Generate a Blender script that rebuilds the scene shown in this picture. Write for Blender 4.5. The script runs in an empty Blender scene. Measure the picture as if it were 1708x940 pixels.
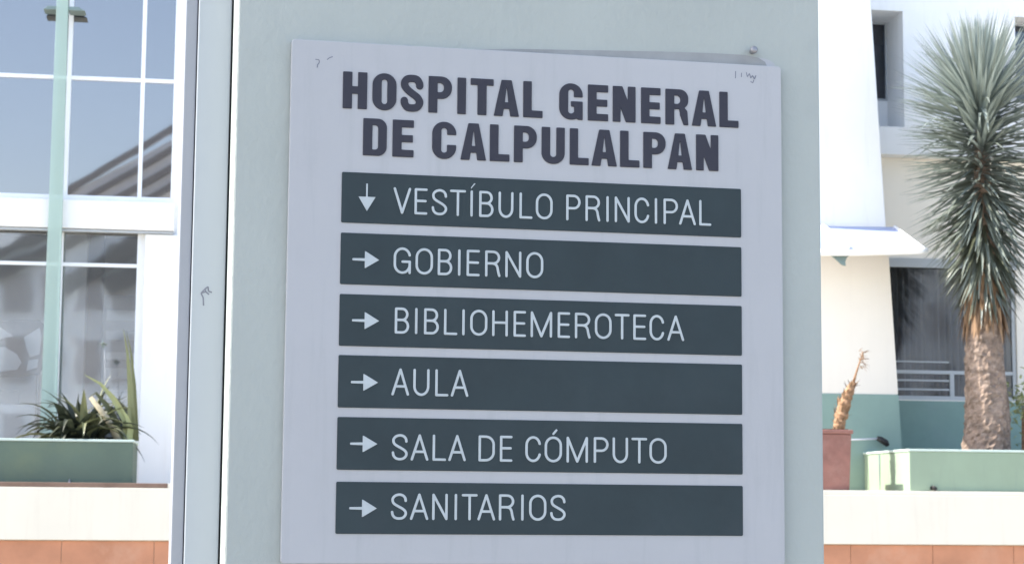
import bpy, bmesh, math, random
import numpy as np
from mathutils import Vector, Matrix
random.seed(7)
sc = bpy.context.scene
COL = sc.collection

# ------------------------------------------------------------------ camera, light, exposure
EYE = 1.6
FPX, PCX, PCY = 3200.0, 854.0, 470.0
CAMM = Matrix(((0.999967, 0.008072, 0.0), (-0.000937, 0.116076, 0.99324), (0.008017, -0.993208, 0.11608)))  # right/down/forward -> world
cd = bpy.data.cameras.new('camera'); cam = bpy.data.objects.new('camera', cd); COL.objects.link(cam)
cd.sensor_width = 36; cd.lens = 36 * FPX / 1708; cd.clip_start = 0.05; cd.clip_end = 3000
cr, cdn, cf = CAMM.col[0], CAMM.col[1], CAMM.col[2]
m = Matrix((( cr[0], -cdn[0], -cf[0], 0), (cr[1], -cdn[1], -cf[1], 0), (cr[2], -cdn[2], -cf[2], EYE), (0, 0, 0, 1)))
cam.matrix_world = m
sc.camera = cam
cd.dof.use_dof = True; cd.dof.focus_distance = 3.4; cd.dof.aperture_fstop = 20

SUN_DIR = Vector((-0.998, -0.03, 0)).normalized()
SUN_EL = math.radians(47)
sd = Vector((SUN_DIR.x * math.cos(SUN_EL), SUN_DIR.y * math.cos(SUN_EL), math.sin(SUN_EL)))
w = bpy.data.worlds.new('World'); sc.world = w; w.use_nodes = True
nt = w.node_tree; bg = nt.nodes['Background']
sky = nt.nodes.new('ShaderNodeTexSky'); sky.sky_type = 'NISHITA'; sky.sun_disc = False
sky.sun_elevation = SUN_EL; sky.sun_rotation = math.atan2(SUN_DIR.x, SUN_DIR.y)
sky.air_density = 1.0; sky.dust_density = 2.6; sky.ozone_density = 1.0; sky.altitude = 300
nt.links.new(sky.outputs[0], bg.inputs[0]); bg.inputs[1].default_value = 0.14
sl = bpy.data.lights.new('sun', 'SUN'); sun = bpy.data.objects.new('sun', sl); COL.objects.link(sun)
sl.energy = 3.6; sl.angle = math.radians(0.53); sl.color = (1.0, 0.95, 0.87)
sun.rotation_euler = sd.to_track_quat('Z', 'Y').to_euler(); sun.location = (-10, -2, 20)
vs = sc.view_settings; vs.view_transform = 'Standard'; vs.look = 'None'; vs.gamma = 1; vs.use_curve_mapping = False
vs.exposure = 1.75

# ------------------------------------------------------------------ materials
def srgb(r, g, b):
    f = lambda c: (c / 255 / 12.92) if c / 255 <= .04045 else ((c / 255 + .055) / 1.055) ** 2.4
    return (f(r), f(g), f(b), 1)
def mat(name, col, rough=.6, spec=.4, var=.06, vscale=3.0, bump=0.0, bscale=60.0, metal=0.0, dirt=None, streak=False, coat=0.0, stretch=(1, 1, 1)):
    M = bpy.data.materials.new(name); M.use_nodes = True
    n = M.node_tree.nodes; l = M.node_tree.links; b = n['Principled BSDF']
    b.inputs['Roughness'].default_value = rough; b.inputs['Metallic'].default_value = metal
    b.inputs['Specular IOR Level'].default_value = spec; b.inputs['Coat Weight'].default_value = coat
    tc = n.new('ShaderNodeTexCoord'); mp = n.new('ShaderNodeMapping'); mp.inputs['Scale'].default_value = stretch
    l.new(tc.outputs['Object'], mp.inputs[0])
    no = n.new('ShaderNodeTexNoise'); no.inputs['Scale'].default_value = vscale; no.inputs['Detail'].default_value = 6; no.inputs['Roughness'].default_value = .6
    l.new(mp.outputs[0], no.inputs['Vector'])
    cr_ = n.new('ShaderNodeValToRGB'); c = Vector(col[:3])
    cr_.color_ramp.elements[0].position = .3; cr_.color_ramp.elements[1].position = .7
    cr_.color_ramp.elements[0].color = (*(c * (1 - var)), 1); cr_.color_ramp.elements[1].color = (*(c * (1 + var)), 1)
    l.new(no.outputs['Fac'], cr_.inputs[0]); out = cr_.outputs[0]
    if dirt:
        dcol, amount, dscale = dirt
        d = n.new('ShaderNodeTexNoise'); d.inputs['Scale'].default_value = dscale; d.inputs['Detail'].default_value = 8; d.inputs['Roughness'].default_value = .7
        l.new(mp.outputs[0], d.inputs['Vector'])
        if streak:
            m2 = n.new('ShaderNodeMapping'); m2.inputs['Scale'].default_value = (6, 6, .5); l.new(tc.outputs['Object'], m2.inputs[0]); l.new(m2.outputs[0], d.inputs['Vector'])
        rp = n.new('ShaderNodeValToRGB'); rp.color_ramp.elements[0].position = .52; rp.color_ramp.elements[1].position = .78
        rp.color_ramp.elements[0].color = (0, 0, 0, 1); rp.color_ramp.elements[1].color = (amount,) * 3 + (1,)
        l.new(d.outputs['Fac'], rp.inputs[0])
        mx = n.new('ShaderNodeMix'); mx.data_type = 'RGBA'; l.new(rp.outputs[0], mx.inputs[0]); l.new(out, mx.inputs[6]); mx.inputs[7].default_value = dcol
        out = mx.outputs[2]
    l.new(out, b.inputs['Base Color'])
    rm = n.new('ShaderNodeMapRange'); rm.inputs['To Min'].default_value = max(.02, rough - .08); rm.inputs['To Max'].default_value = min(1, rough + .08)
    l.new(no.outputs['Fac'], rm.inputs['Value']); l.new(rm.outputs[0], b.inputs['Roughness'])
    if bump:
        bn = n.new('ShaderNodeTexNoise'); bn.inputs['Scale'].default_value = bscale; bn.inputs['Detail'].default_value = 5
        l.new(mp.outputs[0], bn.inputs['Vector'])
        bp = n.new('ShaderNodeBump'); bp.inputs['Strength'].default_value = bump; bp.inputs['Distance'].default_value = .01
        l.new(bn.outputs['Fac'], bp.inputs['Height']); l.new(bp.outputs[0], b.inputs['Normal'])
    return M
def glass(name, tint, refl, rcol=(1, 1, 1, 1), rough=.02, wob=.02):
    M = bpy.data.materials.new(name); M.use_nodes = True
    n = M.node_tree.nodes; l = M.node_tree.links; n.remove(n['Principled BSDF'])
    t = n.new('ShaderNodeBsdfTransparent'); t.inputs[0].default_value = tint
    g = n.new('ShaderNodeBsdfGlossy'); g.inputs['Color'].default_value = rcol; g.inputs['Roughness'].default_value = rough
    tc = n.new('ShaderNodeTexCoord'); no = n.new('ShaderNodeTexNoise'); no.inputs['Scale'].default_value = .8
    l.new(tc.outputs['Object'], no.inputs['Vector'])
    bp = n.new('ShaderNodeBump'); bp.inputs['Strength'].default_value = wob; bp.inputs['Distance'].default_value = .3
    l.new(no.outputs['Fac'], bp.inputs['Height']); l.new(bp.outputs[0], g.inputs['Normal'])
    x = n.new('ShaderNodeMixShader'); x.inputs[0].default_value = refl
    l.new(t.outputs[0], x.inputs[1]); l.new(g.outputs[0], x.inputs[2]); l.new(x.outputs[0], n['Material Output'].inputs[0])
    return M
def frosted(name, col, clear):
    M = bpy.data.materials.new(name); M.use_nodes = True
    n = M.node_tree.nodes; l = M.node_tree.links; b = n['Principled BSDF']
    b.inputs['Base Color'].default_value = col; b.inputs['Roughness'].default_value = .25
    t = n.new('ShaderNodeBsdfTransparent'); t.inputs[0].default_value = (.85, .93, .9, 1)
    x = n.new('ShaderNodeMixShader'); x.inputs[0].default_value = clear
    l.new(b.outputs[0], x.inputs[1]); l.new(t.outputs[0], x.inputs[2]); l.new(x.outputs[0], n['Material Output'].inputs[0])
    return M
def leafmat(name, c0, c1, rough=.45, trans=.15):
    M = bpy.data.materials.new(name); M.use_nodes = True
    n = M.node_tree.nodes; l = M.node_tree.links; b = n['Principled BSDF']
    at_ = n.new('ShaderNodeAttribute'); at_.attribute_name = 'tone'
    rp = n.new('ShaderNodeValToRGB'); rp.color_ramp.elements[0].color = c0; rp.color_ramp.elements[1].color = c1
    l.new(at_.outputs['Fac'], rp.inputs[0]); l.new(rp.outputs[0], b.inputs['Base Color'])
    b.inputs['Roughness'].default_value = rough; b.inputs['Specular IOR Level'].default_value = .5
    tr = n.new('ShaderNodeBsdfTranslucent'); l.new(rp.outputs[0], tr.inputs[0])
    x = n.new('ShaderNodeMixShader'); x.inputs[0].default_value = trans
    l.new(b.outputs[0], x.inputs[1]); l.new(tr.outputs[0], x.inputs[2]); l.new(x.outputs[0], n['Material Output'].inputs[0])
    return M

MT = dict(
    pillar=mat('pillar_paint', (.385, .418, .39, 1), .7, .3, .05, 2.5, .16, 90, dirt=((.30, .33, .32, 1), .4, 4.0), stretch=(1, 1, .7)),
    jamb=mat('jamb_paint', (.38, .415, .44, 1), .42, .5, .04, 2.0, .03, 60, stretch=(1, 1, .2)),
    alu=mat('anodised_aluminium', (.29, .305, .335, 1), .45, .5, .05, 3, 0, metal=.1),
    panel=mat('sign_panel', (.41, .42, .43, 1), .5, .4, .035, 3, .04, 150, dirt=((.33, .345, .35, 1), .55, 5.0), streak=True),
    bar=mat('sign_bar', (.030, .045, .050, 1), .6, .25, .12, 8, .03, 120, dirt=((.05, .062, .07, 1), .35, 9)),
    bold=mat('letter_charcoal', (.029, .030, .043, 1), .45, .3, .06, 20),
    letter=mat('letter_white', (.43, .48, .49, 1), .45, .4, .08, 30),
    scuff=mat('scuff_grey', (.19, .20, .24, 1), .7, .2, .15, 60),
    stain=mat('adhesive_stain', (.30, .31, .305, 1), .8, .2, .12, 14),
    bolt=mat('galvanised_bolt', (.30, .30, .31, 1), .4, .5, .1, 40, metal=.5),
    white=mat('white_wall', (.81, .81, .80, 1), .8, .2, .03, .8, .12, 12, dirt=((.62, .61, .58, 1), .45, .7), streak=True),
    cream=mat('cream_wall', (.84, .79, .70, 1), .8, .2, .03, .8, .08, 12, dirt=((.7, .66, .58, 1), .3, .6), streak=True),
    frame=mat('white_frame', (.80, .82, .84, 1), .4, .4, .02, 3),
    greyframe=mat('grey_frame', (.42, .44, .45, 1), .4, .5, .04, 3, metal=.2),
    teal=mat('teal_wainscot', (.235, .345, .305, 1), .65, .3, .08, 1.5, .08, 20, dirt=((.26, .33, .33, 1), .5, 1.2)),
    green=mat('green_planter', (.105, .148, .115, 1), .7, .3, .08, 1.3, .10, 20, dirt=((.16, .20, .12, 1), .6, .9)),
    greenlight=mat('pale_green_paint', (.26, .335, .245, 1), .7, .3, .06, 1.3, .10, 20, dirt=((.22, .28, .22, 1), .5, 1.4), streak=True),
    rim=mat('planter_rim', (.50, .60, .55, 1), .6, .3, .05, 3, .06, 20),
    plinth=mat('cream_plinth', (.70, .66, .565, 1), .8, .2, .04, .7, .12, 10, dirt=((.56, .50, .42, 1), .35, 1.2), streak=True),
    coping=mat('brown_coping', (.19, .125, .095, 1), .7, .3, .2, 3, .1, 30),
    soil=mat('soil', (.06, .045, .035, 1), .95, .1, .3, 8, .4, 20),
    bark=mat('yucca_bark', (.22, .165, .13, 1), .9, .15, .5, 6, .8, 26, dirt=((.46, .38, .31, 1), .85, 13), stretch=(1, 1, 1.6)),
    clay=mat('clay_pot', (.24, .12, .10, 1), .8, .2, .15, 5, .1, 30, dirt=((.35, .22, .19, 1), .5, 3)),
    straw=mat('straw', (.33, .29, .20, 1), .8, .2, .25, 9, .2, 30),
    stem=mat('dry_stem', (.28, .17, .10, 1), .85, .2, .35, 9, .4, 30, stretch=(1, 1, 3), dirt=((.22, .13, .08, 1), .8, 6)),
    blockwall=mat('block_wall', (.84, .90, .96, 1), .85, .2, .08, .4),
    blockglass=mat('block_window', (.50, .51, .53, 1), .5, .3, .1, .4),
    awning=mat('awning_sheet', (.31, .36, .52, 1), .5, .4, .03, 1),
    reflblack=mat('van_reflection_black', (.035, .037, .04, 1), .5, .3, .15, 6),
    black=mat('black_rubber', (.02, .02, .02, 1), .5, .4, .1, 20),
    tealdark=mat('dark_teal_metal', (.16, .22, .215, 1), .5, .4, .1, 3),
    iwall=mat('interior_wall', (.66, .67, .70, 1), .9, .1, .06, .6),
    idark=mat('interior_dark', (.12, .125, .13, 1), .9, .1, .1, 1),
    ifloor=mat('interior_floor', (.25, .25, .26, 1), .5, .3, .06, 1),
    stair=mat('roof_steel', (.17, .18, .19, 1), .6, .3, .1, 2),
    icol=mat('interior_column', (.50, .49, .50, 1), .8, .2, .05, 2),
    blind=mat('grey_fabric', (.30, .31, .33, 1), .9, .1, .12, 2),
    pale=mat('pale_plastic', (.55, .57, .62, 1), .5, .4, .06, 4),
    paving=mat('pale_paving', (.66, .56, .42, 1), .85, .2, .08, 1.2, .1, 20),
    dimslab=mat('dimming_slab_dark', (.17, .155, .135, 1), .8, .3, .12, 2, .1, 30),
    ground=mat('ground_paving', (.42, .39, .33, 1), .9, .2, .12, .7, .1, 10),
    panegf=glass('pane_curtained', (.74, .75, .76, 1), .05, (.85, .85, .85, 1), .04, .01),
    fin=frosted('green_glass', (.48, .60, .54, 1), .40),
    paneup=glass('pane_blue', (.62, .66, .70, 1), .40, (.78, .69, .64, 1), .02, .0015),
    paneslit=glass('pane_dark', (.45, .5, .56, 1), .10, (.8, .8, .85, 1), .03, .02),
    panelow=glass('pane_grey', (.80, .82, .82, 1), .20, (.88, .86, .85, 1), .03, .008),
)
# terracotta cladding: large tiles with thin joints
def tile_mat():
    M = mat('terracotta_tile', (.46, .215, .125, 1), .65, .3, .16, 1.6, .08, 25, dirt=((.55, .34, .24, 1), .7, 1.3))
    return M
MT['terracotta'] = tile_mat()
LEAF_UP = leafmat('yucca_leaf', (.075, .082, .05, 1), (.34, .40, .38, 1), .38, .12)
LEAF_DEAD = leafmat('yucca_thatch', (.10, .065, .04, 1), (.40, .25, .14, 1), .8, .2)
LEAF_AGAVE = leafmat('agave_leaf', (.028, .036, .024, 1), (.42, .44, .20, 1), .5, .15)
LEAF_BUSH = leafmat('bush_leaf', (.20, .24, .09, 1), (.60, .62, .32, 1), .5, .3)

# ------------------------------------------------------------------ frames and mesh helpers
class Frame:
    def __init__(s, o, yaw):
        s.o = Vector(o); s.yaw = yaw
        s.x = Vector((math.cos(yaw), math.sin(yaw), 0)); s.y = Vector((-math.sin(yaw), math.cos(yaw), 0))
    def world(s, p): return s.o + s.x * p[0] + s.y * p[1] + Vector((0, 0, p[2]))
FA = Frame((0, 30.0, 0), math.radians(8.4))            # the hospital facade: x along it, y into the building, z from the ground
SG = Frame((0.0522, 3.3779, EYE + 0.5771), math.radians(11.705))   # the sign: origin on its face
def at(px, py, off=0.0):
    """facade coordinates (x, y, z) of the point seen at px, py on the upright plane `off` metres in front of the facade"""
    d = CAMM @ Vector(((px - PCX) / FPX, (py - PCY) / FPX, 1))
    o = FA.o - FA.y * off
    t = (o - Vector((0, 0, EYE))).dot(FA.y) / d.dot(FA.y)
    P = Vector((0, 0, EYE)) + d * t
    q = P - FA.o
    return Vector((q.dot(FA.x), -off, P.z))
def ax(px, py, off=0.0): return at(px, py, off).x
def az(px, py, off=0.0): return at(px, py, off).z

class MB:
    def __init__(s): s.v = []; s.f = []; s.tone = None
    def add(s, vs_, fs):
        b = len(s.v); s.v += [Vector(v) for v in vs_]; s.f += [tuple(b + i for i in f) for f in fs]
    def box(s, x0, x1, y0, y1, z0, z1):
        x0, x1 = min(x0, x1), max(x0, x1); y0, y1 = min(y0, y1), max(y0, y1); z0, z1 = min(z0, z1), max(z0, z1)
        s.add([(x0, y0, z0), (x1, y0, z0), (x1, y1, z0), (x0, y1, z0), (x0, y0, z1), (x1, y0, z1), (x1, y1, z1), (x0, y1, z1)],
              [(0, 3, 2, 1), (4, 5, 6, 7), (0, 1, 5, 4), (1, 2, 6, 5), (2, 3, 7, 6), (3, 0, 4, 7)])
    def prism(s, pts, y0, y1):
        """polygon of (x, z) extruded from y0 (front) to y1"""
        n = len(pts)
        s.add([(p[0], y0, p[1]) for p in pts] + [(p[0], y1, p[1]) for p in pts],
              [tuple(range(n)), tuple(range(2 * n - 1, n - 1, -1))] + [(i, n + i, n + (i + 1) % n, (i + 1) % n) for i in range(n)])
    def hexa(s, a, b):
        """two quads a (4 pts) and b joined"""
        s.add(list(a) + list(b), [(0, 1, 2, 3), (7, 6, 5, 4), (0, 4, 5, 1), (1, 5, 6, 2), (2, 6, 7, 3), (3, 7, 4, 0)])
    def tube(s, pts, rad, n=10):
        pts = [Vector(p) for p in pts]; rads = rad if isinstance(rad, (list, tuple)) else [rad] * len(pts)
        b = len(s.v)
        for i, p in enumerate(pts):
            d = (pts[min(i + 1, len(pts) - 1)] - pts[max(i - 1, 0)]).normalized()
            u = d.cross(Vector((0, 1, 0.01))).normalized(); v = d.cross(u)
            for k in range(n):
                a = 2 * math.pi * k / n; s.v.append(p + (u * math.cos(a) + v * math.sin(a)) * rads[i])
        for i in range(len(pts) - 1):
            for k in range(n):
                s.f.append((b + i * n + k, b + i * n + (k + 1) % n, b + (i + 1) * n + (k + 1) % n, b + (i + 1) * n + k))
        s.f.append(tuple(b + k for k in range(n - 1, -1, -1))); s.f.append(tuple(b + (len(pts) - 1) * n + k for k in range(n)))
    def grid_wall(s, x0, x1, z0, z1, holes, yf, yb):
        xs = sorted({x0, x1, *[h[0] for h in holes], *[h[1] for h in holes]}); xs = [x for x in xs if x0 <= x <= x1]
        zs = sorted({z0, z1, *[h[2] for h in holes], *[h[3] for h in holes]}); zs = [z for z in zs if z0 <= z <= z1]
        def solid(i, j):
            if i < 0 or j < 0 or i >= len(xs) - 1 or j >= len(zs) - 1: return False
            cx, cz = (xs[i] + xs[i + 1]) / 2, (zs[j] + zs[j + 1]) / 2
            return not any(h[0] < cx < h[1] and h[2] < cz < h[3] for h in holes)
        for i in range(len(xs) - 1):
            for j in range(len(zs) - 1):
                if not solid(i, j): continue
                a, b, c, d = xs[i], xs[i + 1], zs[j], zs[j + 1]
                s.add([(a, yf, c), (b, yf, c), (b, yf, d), (a, yf, d)], [(0, 1, 2, 3)])
                s.add([(a, yb, c), (b, yb, c), (b, yb, d), (a, yb, d)], [(3, 2, 1, 0)])
                if not solid(i - 1, j): s.add([(a, yf, c), (a, yf, d), (a, yb, d), (a, yb, c)], [(0, 1, 2, 3)])
                if not solid(i + 1, j): s.add([(b, yf, c), (b, yf, d), (b, yb, d), (b, yb, c)], [(3, 2, 1, 0)])
                if not solid(i, j - 1): s.add([(a, yf, c), (b, yf, c), (b, yb, c), (a, yb, c)], [(3, 2, 1, 0)])
                if not solid(i, j + 1): s.add([(a, yf, d), (b, yf, d), (b, yb, d), (a, yb, d)], [(0, 1, 2, 3)])
def link(name, me, material, parent=None, smooth=False):
    o = bpy.data.objects.new(name, me); COL.objects.link(o)
    me.materials.clear(); me.materials.append(material)
    if smooth:
        for p in me.polygons: p.use_smooth = True
    if parent is not None: o.parent = parent
    return o
def mesh(name, mb, base, bevel=0.0, merge=True):
    me = bpy.data.meshes.new(name); me.from_pydata([tuple(v - Vector(base)) for v in mb.v], [], mb.f)
    bm = bmesh.new(); bm.from_mesh(me)
    if merge and mb.tone is None: bmesh.ops.remove_doubles(bm, verts=bm.verts, dist=1e-6)
    if mb.tone is None: bmesh.ops.recalc_face_normals(bm, faces=bm.faces)
    if bevel:
        es = [e for e in bm.edges if len(e.link_faces) == 2 and e.calc_face_angle(0) > .5]
        bmesh.ops.bevel(bm, geom=es, offset=bevel, segments=2, profile=.5, affect='EDGES', clamp_overlap=True)
    bm.to_mesh(me); bm.free()
    if mb.tone is not None:
        a = me.attributes.new('tone', 'FLOAT', 'FACE'); a.data.foreach_set('value', mb.tone)
    return me
def tag(o, label=None, cat=None, group=None, kind=None):
    if label: o['label'] = label
    if cat: o['category'] = cat
    if group: o['group'] = group
    if kind: o['kind'] = kind
    return o
class Thing:
    """an Empty at the thing's base that parents its parts; all coordinates are given in the frame"""
    def __init__(s, name, label, cat, frame, base, group=None):
        s.fr = frame; s.base = Vector(base)
        s.root = bpy.data.objects.new(name, None); COL.objects.link(s.root); s.root.empty_display_size = .2
        s.root.location = frame.world(s.base); s.root.rotation_euler = (0, 0, frame.yaw)
        tag(s.root, label, cat, group)
    def part(s, name, mb, material, parent=None, bevel=0.0, smooth=False, label=None):
        o = link(name, mesh(name, mb, s.base, bevel), material, parent or s.root, smooth)
        if label: o['label'] = label
        return o
def single(name, mb, material, frame, base, label=None, cat=None, group=None, kind=None, bevel=0.0, smooth=False):
    o = link(name, mesh(name, mb, base, bevel), material, None, smooth)
    o.location = frame.world(Vector(base)); o.rotation_euler = (0, 0, frame.yaw)
    return tag(o, label, cat, group, kind)

# ------------------------------------------------------------------ setting: ground and terrace
TZ = az(1600, 819.5, 3.0)                               # terrace level
WF = Frame((0, 0, 0), 0)
g = MB(); g.add([(-600, -600, 0), (600, -600, 0), (600, 900, 0), (-600, 900, 0)], [(0, 1, 2, 3)])
single('ground', g, MT['ground'], WF, (0, 0, 0), kind='structure')
t_ = MB(); t_.box(-22, 22, -2.97, 9, 0.004, TZ)
ap = MB(); ap.box(-9, 9, -7, 8.5, .0, .02)  # unseen dark slab, added to cut ground bounce onto the lower pillar
single('dimming_slab', ap, MT['dimslab'], WF, (0, 0, 0), kind='structure')
single('terrace', t_, MT['paving'], FA, (0, 0, 0), kind='structure')

# retaining wall under the terrace: brown coping, cream band, terracotta tiles
rw = Thing('retaining_wall', 'low retaining wall with cream upper band over terracotta tiles, under the planters', 'wall', FA, (0, -3.0, 0))
zc = az(1600, 907.5, 3.0)
b = MB(); b.box(-22, 22, -3.05, -2.975, zc, TZ - .055); rw.part('cream_band', b, MT['plinth'], bevel=.006)
xl = ax(279, 818, 3.0)
b = MB(); b.box(-22, xl, -3.035, -2.5, TZ - .052, TZ + .012); rw.part('coping', b, MT['coping'], bevel=.006)
b = MB(); b.box(xl + .004, 22, -3.03, -2.5, TZ - .052, TZ + .006); rw.part('coping', b, MT['plinth'], bevel=.006)
b = MB(); x = -22.0
joints = [ax(-160, 925, 2.97), ax(-60, 925, 2.97), ax(75, 925, 2.97), ax(200, 925, 2.97), ax(330, 925, 2.97)]
step = ax(1690, 925, 2.97) - ax(1555, 925, 2.97)
xs = [ax(1555, 925, 2.97) + step * k for k in range(-24, 14)]
for k in range(len(xs) - 1):
    b.box(xs[k] + .003, xs[k + 1] - .003, -2.99, -2.972, .75, zc - .012)
    b.box(xs[k] + .006, xs[k + 1] - .006, -2.99, -2.972, .01, .738)
rw.part('terracotta_cladding', b, MT['terracotta'], bevel=.004)

# ------------------------------------------------------------------ hospital building
H = Thing('hospital_building', 'white hospital facade with blue gridded glass, deep slit windows and leaning buttress', 'building', FA, (0, 0, TZ))
XA, XB = -21.0, 21.0
ZT = az(854, 0, 0) + 1.6
zstep = az(1515, 258, 0)                                 # foot of the projecting upper wall (right)
xw1 = ax(296, 150, 0); xw0 = ax(-190, 150, 0)            # upper left window
zw0 = az(200, 333, 0); zw1 = ZT - .5
xs0, xs1 = ax(1425, 100, 0), ax(1507, 100, 0); zs0, zs1 = az(1507, 212, 0), az(1507, 19, 0)
xr0, xr1 = ax(1694, 100, 0), ax(1790, 100, 0); zr0, zr1 = az(1700, 172, 0), az(1694, 28, 0)
WD = .85
xmid = ax(854, 470, 0)
b = MB(); b.grid_wall(xmid, XB, zstep, ZT, [(xs0, xs1, zs0, zs1), (xr0, xr1, zr0, zr1)], 0, WD)
H.part('upper_wall', b, MT['white'])
xl0, xl1 = ax(-190, 500, 0), ax(232, 500, 0)
zl1 = az(230, 381, 0)
b = MB(); b.grid_wall(XA, xmid - .002, TZ, ZT, [(xw0, xw1, zw0, zw1), (xl0, xl1, TZ, zl1)], 0, .30)
H.part('lobby_wall', b, MT['white'])
# floor slab fascia, proud of the lobby wall
b = MB(); b.box(xw0 - .6, ax(291, 355, .18), -.18, -.002, az(150, 381, .18), az(150, 334, .18)); H.part('fascia', b, MT['white'], bevel=.01)
b = MB(); b.box(xw0 - .6, ax(289, 386, .19), -.15, -.003, az(289, 390, .16), az(150, 382.5, .16)); H.part('drip_strip', b, MT['greyframe'])
# pier beside the lower glass
b = MB(); b.box(ax(236, 600, .12), ax(420, 600, .12), -.12, -.002, TZ + .006, az(280, 391, .12)); H.part('pier', b, MT['white'], bevel=.015)
# lower right wall, set back under the projecting upper wall
LO = -.30
xg0, xg1 = ax(1440, 600, LO), ax(1697, 600, LO)
zg0, zg1 = az(1600, 667, LO), az(1500, 431, LO)
b = MB(); b.grid_wall(xmid, XB, TZ, zstep - .002, [(xg0, xg1, zg0, zg1)], .30, .85); H.part('lower_wall', b, MT['cream'])
b = MB(); b.box(ax(1470, 700, LO), XB - .01, .285, .299, TZ + .004, zg0 - .02); H.part('wainscot', b, MT['teal'], bevel=.004)
b = MB(); b.box(xmid, XB, .02, 8.4, ZT + .003, ZT + .3); b.box(XA, xmid - .004, .02, 8.4, ZT + .003, ZT + .3); H.part('roof', b, MT['white'])
b = MB(); b.box(XA, XA + .3, .31, 8.4, TZ, ZT); b.box(XB - .3, XB, .86, 8.4, TZ, ZT); b.box(XA + .31, XB - .31, 8.1, 8.4, TZ, ZT); H.part('rear_wall', b, MT['white'])

def frame_bars(mb, bars):
    for q in bars: mb.box(*q)
def window(name, x0, x1, z0, z1, yf, yb, thick, mull, trans, fm, pm, pane_y):
    """frame with mullions at the x values and transoms at (z, x0, x1); pane behind"""
    m_ = MB()
    m_.box(x0, x0 + thick, yf, yb, z0, z1); m_.box(x1 - thick, x1, yf, yb, z0, z1)
    m_.box(x0 + thick, x1 - thick, yf, yb, z0, z0 + thick); m_.box(x0 + thick, x1 - thick, yf, yb, z1 - thick, z1)
    for mx, za, zb, tw in mull: m_.box(mx - tw / 2, mx + tw / 2, yf + .002, yb - .002, max(za, z0 + thick), min(zb, z1 - thick))
    for tz, xa, xb, tw in trans: m_.box(max(xa, x0 + thick), min(xb, x1 - thick), yf + .004, yb - .004, tz - tw / 2, tz + tw / 2)
    root = H.part(name, m_, fm, bevel=.004)
    p = MB(); p.box(x0 + .01, x1 - .01, pane_y, pane_y + .008, z0 + .01, z1 - .01)
    H.part('pane', p, pm, root)
    return root
PY = .05
m1 = ax(113.5, 180, -.02); m2 = ax(237, 180, -.02); m0 = ax(-16, 180, -.02)
tz = az(150, 130.5, -.02)
window('lobby_window', xw0, xw1, zw0, zw1, .02, .075, .055, [(m1, -99, 99, .07), (m2, -99, 99, .062), (m0, -99, 99, .062)],
       [(tz, -99, 99, .06), (az(150, -80, 0), -99, 99, .06)], MT['frame'], MT['paneup'], PY)
ml = ax(97, 560, -.02); mr = xl1
window('lobby_window', xl0, xl1, TZ + .02, zl1 - .01, .02, .075, .05, [(ml, -99, 99, .065)], [(az(100, 440, -.02), -99, 99, .055)], MT['frame'], MT['panelow'], PY)
# slit window at the back of its deep recess
zi = az(1470, 168, -WD + .05)
window('slit_window', xs0 + .002, xs1 - .002, zi, zs1 - .002, WD - .07, WD - .01, .03, [], [], MT['greyframe'], MT['paneslit'], WD - .04)
b = MB(); b.box(xs0 + .002, xs1 - .002, WD - .06, WD - .01, zs0 + .002, zi - .004); H.part('spandrel', b, MT['white'])
window('slit_window', xr0 + .002, xr1 - .002, zr0 + .002, zr1 - .002, WD - .40, WD - .34, .03, [((xr0 + xr1) / 2, -99, 99, .05)], [], MT['greyframe'], MT['paneslit'], WD - .37)
# glazed screen on the right under the cream wall
gv = ax(1588, 640, LO - .05); gr_ = az(1540, 620, LO - .05)
gfw = window('ground_floor_window', xg0, xg1, zg0, zg1, .34, .41, .065, [(gv, zg0, gr_, .075)], [(gr_, -99, 99, .06)], MT['greyframe'], MT['panegf'], .375)
for (ya, th_) in ((603, .025), (634, .03), (649, .03)):
    b = MB(); zz = az(1540, ya, LO - .05); b.box(xg0 + .07, gv - .045, .345, .372, zz - th_ / 2, zz + th_ / 2); H.part('louvre_slat', b, MT['greyframe'], gfw, bevel=.003)
b = MB(); b.box(xg0, xg1 + .02, .27, .299, az(1560, 447, LO), zg1 + .004); H.part('lintel', b, MT['greyframe'], bevel=.004)

# leaning buttress in front of the right wall
BO = .9
zb0 = TZ + .004
pR = [at(1435.5, -250, BO), at(1506.5, 800, BO)]
kx = (pR[1].x - pR[0].x) / (pR[1].z - pR[0].z)
xat = lambda z: pR[0].x + kx * (z - pR[0].z)
xbl = ax(1290, 470, BO)
b = MB(); b.prism([(xbl, zb0), (xat(zb0), zb0), (xat(ZT + .6), ZT + .6), (xbl, ZT + .6)], -BO, .29)
bu = H.part('buttress', b, MT['white'], bevel=.012)
zwb = az(1450, 657, BO)
b = MB(); b.prism([(xbl - .012, zb0 + .002), (xat(zb0) + .012, zb0 + .002), (xat(zwb) + .012, zwb), (xbl - .012, zwb)], -BO - .014, .28)
H.part('wainscot', b, MT['teal'], bu, bevel=.004)
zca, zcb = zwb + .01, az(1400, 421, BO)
b = MB(); b.prism([(xbl - .008, zca), (xat(zca) + .008, zca), (xat(zcb) + .008, zcb), (xbl - .008, zcb)], -BO - .008, .27)  # thin cream-coloured skin on the buttress, from wainscot up to awning
H.part('cream_layer', b, MT['cream'], bu)
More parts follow.
